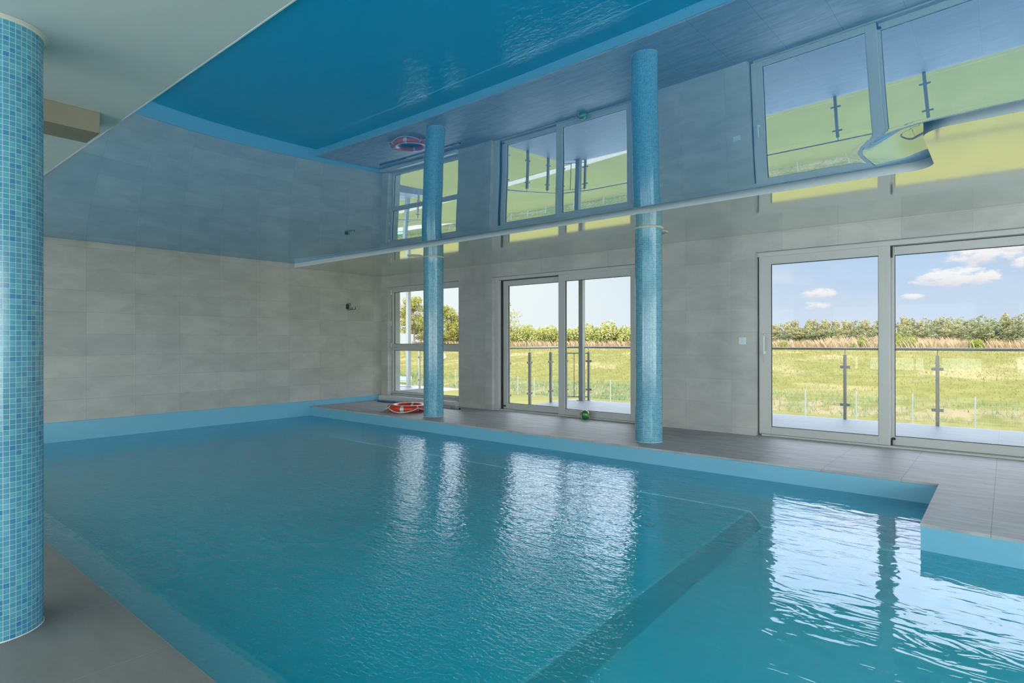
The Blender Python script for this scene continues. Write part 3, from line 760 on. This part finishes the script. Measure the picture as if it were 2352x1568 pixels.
# flowering bushes behind the bank, seen through the middle door and the corner window
bps = []
for k in range(4):
    bs = empty('flowering_bush', (0, 0, 0))
    bl = [(rnd0.uniform(-1.5, 1.5), rnd0.uniform(-.8, .8), rnd0.uniform(1.0, 3.4), rnd0.uniform(.9, 1.5), rnd0.uniform(.9, 1.3)) for _ in range(9)]
    foliage(rnd0, bl, 1500, .19).build('leaves', M_bush, bs)
    foliage(rnd0, [(a_, b_-.1, c_+.1, d_*1.06, e_*1.06) for a_, b_, c_, d_, e_ in bl], 700, .14).build('blossoms', M_bloom, bs)
    MB().tube([(0, 0, -.2), (.1, 0, 1.2), (-.2, 0, 2.4)], .08, 6).build('stems', M_bark, bs)
    bps.append(bs)
bspots = [(-114+1.75*i+rnd0.uniform(-.6, .6), 104+3*(i % 2)+rnd0.uniform(-1, 1), rnd0.uniform(.98, 1.22)) for i in range(44)]
for i, (x, y, s_) in enumerate(bspots):
    o = bps[i % 4] if i < 4 else copy_tree(bps[i % 4])
    o.location = (x, y, gz(x, y)-.1); o.rotation_euler.z = rnd0.uniform(0, 6.28); o.scale = (s_, s_, s_*1.0)
    tag(o, 'cream-blossomed bush in the hedge on top of the bank, seen through the left windows', 'bush', 'flowering hedge on the bank')
M_shrub = leafmat('shrub_leaf', (.19, .23, .04), .35, .8)
for (x, y, s_, lb) in ((-11.2, 99.5, 1.5, 'round green shrub on the bank top, larger one right of the door mullion'), (-16.5, 100, 1.0, 'small green shrub on the bank top close to the door mullion'), (-3.0, 99, .8, 'low pale green shrub on the bank top, rightmost of the three'),
                       (-27.2, 99, .7, 'tiny green shrub on the bank top near the left stile of the right door')):
    o = empty('shrub', (x, y, gz(x, y)-.1)); tag(o, lb, 'shrub', 'shrubs on the bank top')
    bl = [(rnd0.uniform(-.9, .9)*s_, rnd0.uniform(-.5, .5)*s_, rnd0.uniform(.3, 1.2)*s_, .65*s_, .6*s_) for _ in range(6)]
    foliage(rnd0, bl, 900, .12).build('leaves', M_shrub, o)
    MB().tube([(0, 0, -.1), (0, 0, .8*s_)], .04, 6).build('stem', M_bark, o)

# two tall open trees
def big_tree(x, y, H_, label, seed, spread=3.6, n=3200):
    rn = random.Random(seed)
    o = empty('tall_tree', (x, y, gz(x, y)-.1)); tag(o, label, 'tree', 'tall trees on the bank')
    tk = MB().tube([(0, 0, 0), (.15, 0, H_*.3), (-.1, .1, H_*.6), (0, 0, H_*.92)], .2, 8, rfn=lambda f: .26*(1-.85*f)); bl = []
    for i in range(30):
        zz = H_*(.18+.76*i/30); a = rn.uniform(0, 6.28); L_ = spread*(1.0-.72*(i/30)**1.6)*rn.uniform(.75, 1.15)
        tip = (L_*math.cos(a), L_*math.sin(a), zz+rn.uniform(.1, .9)); tk.tube([(0, 0, zz-.5), (tip[0]*.5, tip[1]*.5, zz), tip], .05, 5, rfn=lambda f: .08*(1-.8*f))
        for f in (.45, .72, 1.0): bl.append((tip[0]*f+rn.uniform(-.3, .3), tip[1]*f, zz+(tip[2]-zz)*f+rn.uniform(-.5, .5), 1.2*(1.3-.6*f), .85))
    foliage(rn, bl, n, .17).build('crown', M_bush2, o); tk.build('trunk', M_bark, o)
    return o
M_bush2 = leafmat('open_tree_leaf', (.25, .235, .06), .35, .7)
big_tree(-111.5, 96, 12.2, 'tall leafy tree seen through the corner window left of the column', 21, 5.6, 12000)
big_tree(-104, 100, 9.8, 'shorter leafy tree partly behind the first column, seen in the corner window', 22, 4.4, 9000)
big_tree(-88.5, 101, 11.2, 'tall sparse tree at the left edge of the middle glass door', 23, 7.6, 3600)

# wire fences on the lawn
def fence(x0, x1, y0, y1, zb, ht, npost, label):
    f = empty('wire_fence', (0, 0, 0)); tag(f, label, 'fence')
    pr = None
    for i in range(npost):
        k = i/(npost-1); x, y = x0+(x1-x0)*k, y0+(y1-y0)*k
        if pr is None:
            pr = MB().box(-.03, -.02, 0, .03, .02, ht+.12).build('post', M_fpost, f); p = pr
        else: p = pr.copy(); col.objects.link(p); p.parent = f
        p.location = (x, y, zb)
    L_ = math.hypot(x1-x0, y1-y0); n = int(L_/.10); mw = MB(); h_ = .0025
    for i in range(n+1):
        k = i/n; x, y = x0+(x1-x0)*k, y0+(y1-y0)*k; mw.quad((x-h_, y-.02, zb+.05), (x+h_, y-.02, zb+.05), (x+h_, y-.02, zb+ht), (x-h_, y-.02, zb+ht))
    for z in [zb+.05+.2*i for i in range(int(ht/.2)+1)]:
        mw.quad((x0, y0-.022, z-.004), (x1, y1-.022, z-.004), (x1, y1-.022, z+.004), (x0, y0-.022, z+.004))
    mw.build('wire_mesh', M_wire, f); return f
fence(-26.15, 8.85, 36.0, 36.0, -3.1, 1.56, 15, 'grey wire mesh fence on the lawn seen through the right-hand door')
fence(-43.5, -26.15, 43.0, 36.0, -3.2, 1.5, 8, 'grey wire mesh fence continuing left, seen through the middle door')

# blue bench on the lawn
bn_ = empty('garden_bench', (-44.9, 37.3, -3.05), R(35)); tag(bn_, 'pale blue slatted bench on the lawn beyond the left terrace', 'bench')
for i in range(4): MB().box(-.75, -.22+.12*i, .43, .75, -.13+.12*i, .455).build('seat_slat', M_benchblue, bn_)
for i in range(3): MB().box(-.75, .26+.03*i, .55+.13*i, .75, .285+.03*i, .65+.13*i).build('back_slat', M_benchblue, bn_)
for s_ in (-.6, .6):
    MB().tube([(s_, -.22, 0), (s_, -.2, .43), (s_, .22, .43)], .025, 6).tube([(s_, .3, 0), (s_, .22, .43), (s_, .34, .95)], .025, 6).build('leg', M_dark, bn_)
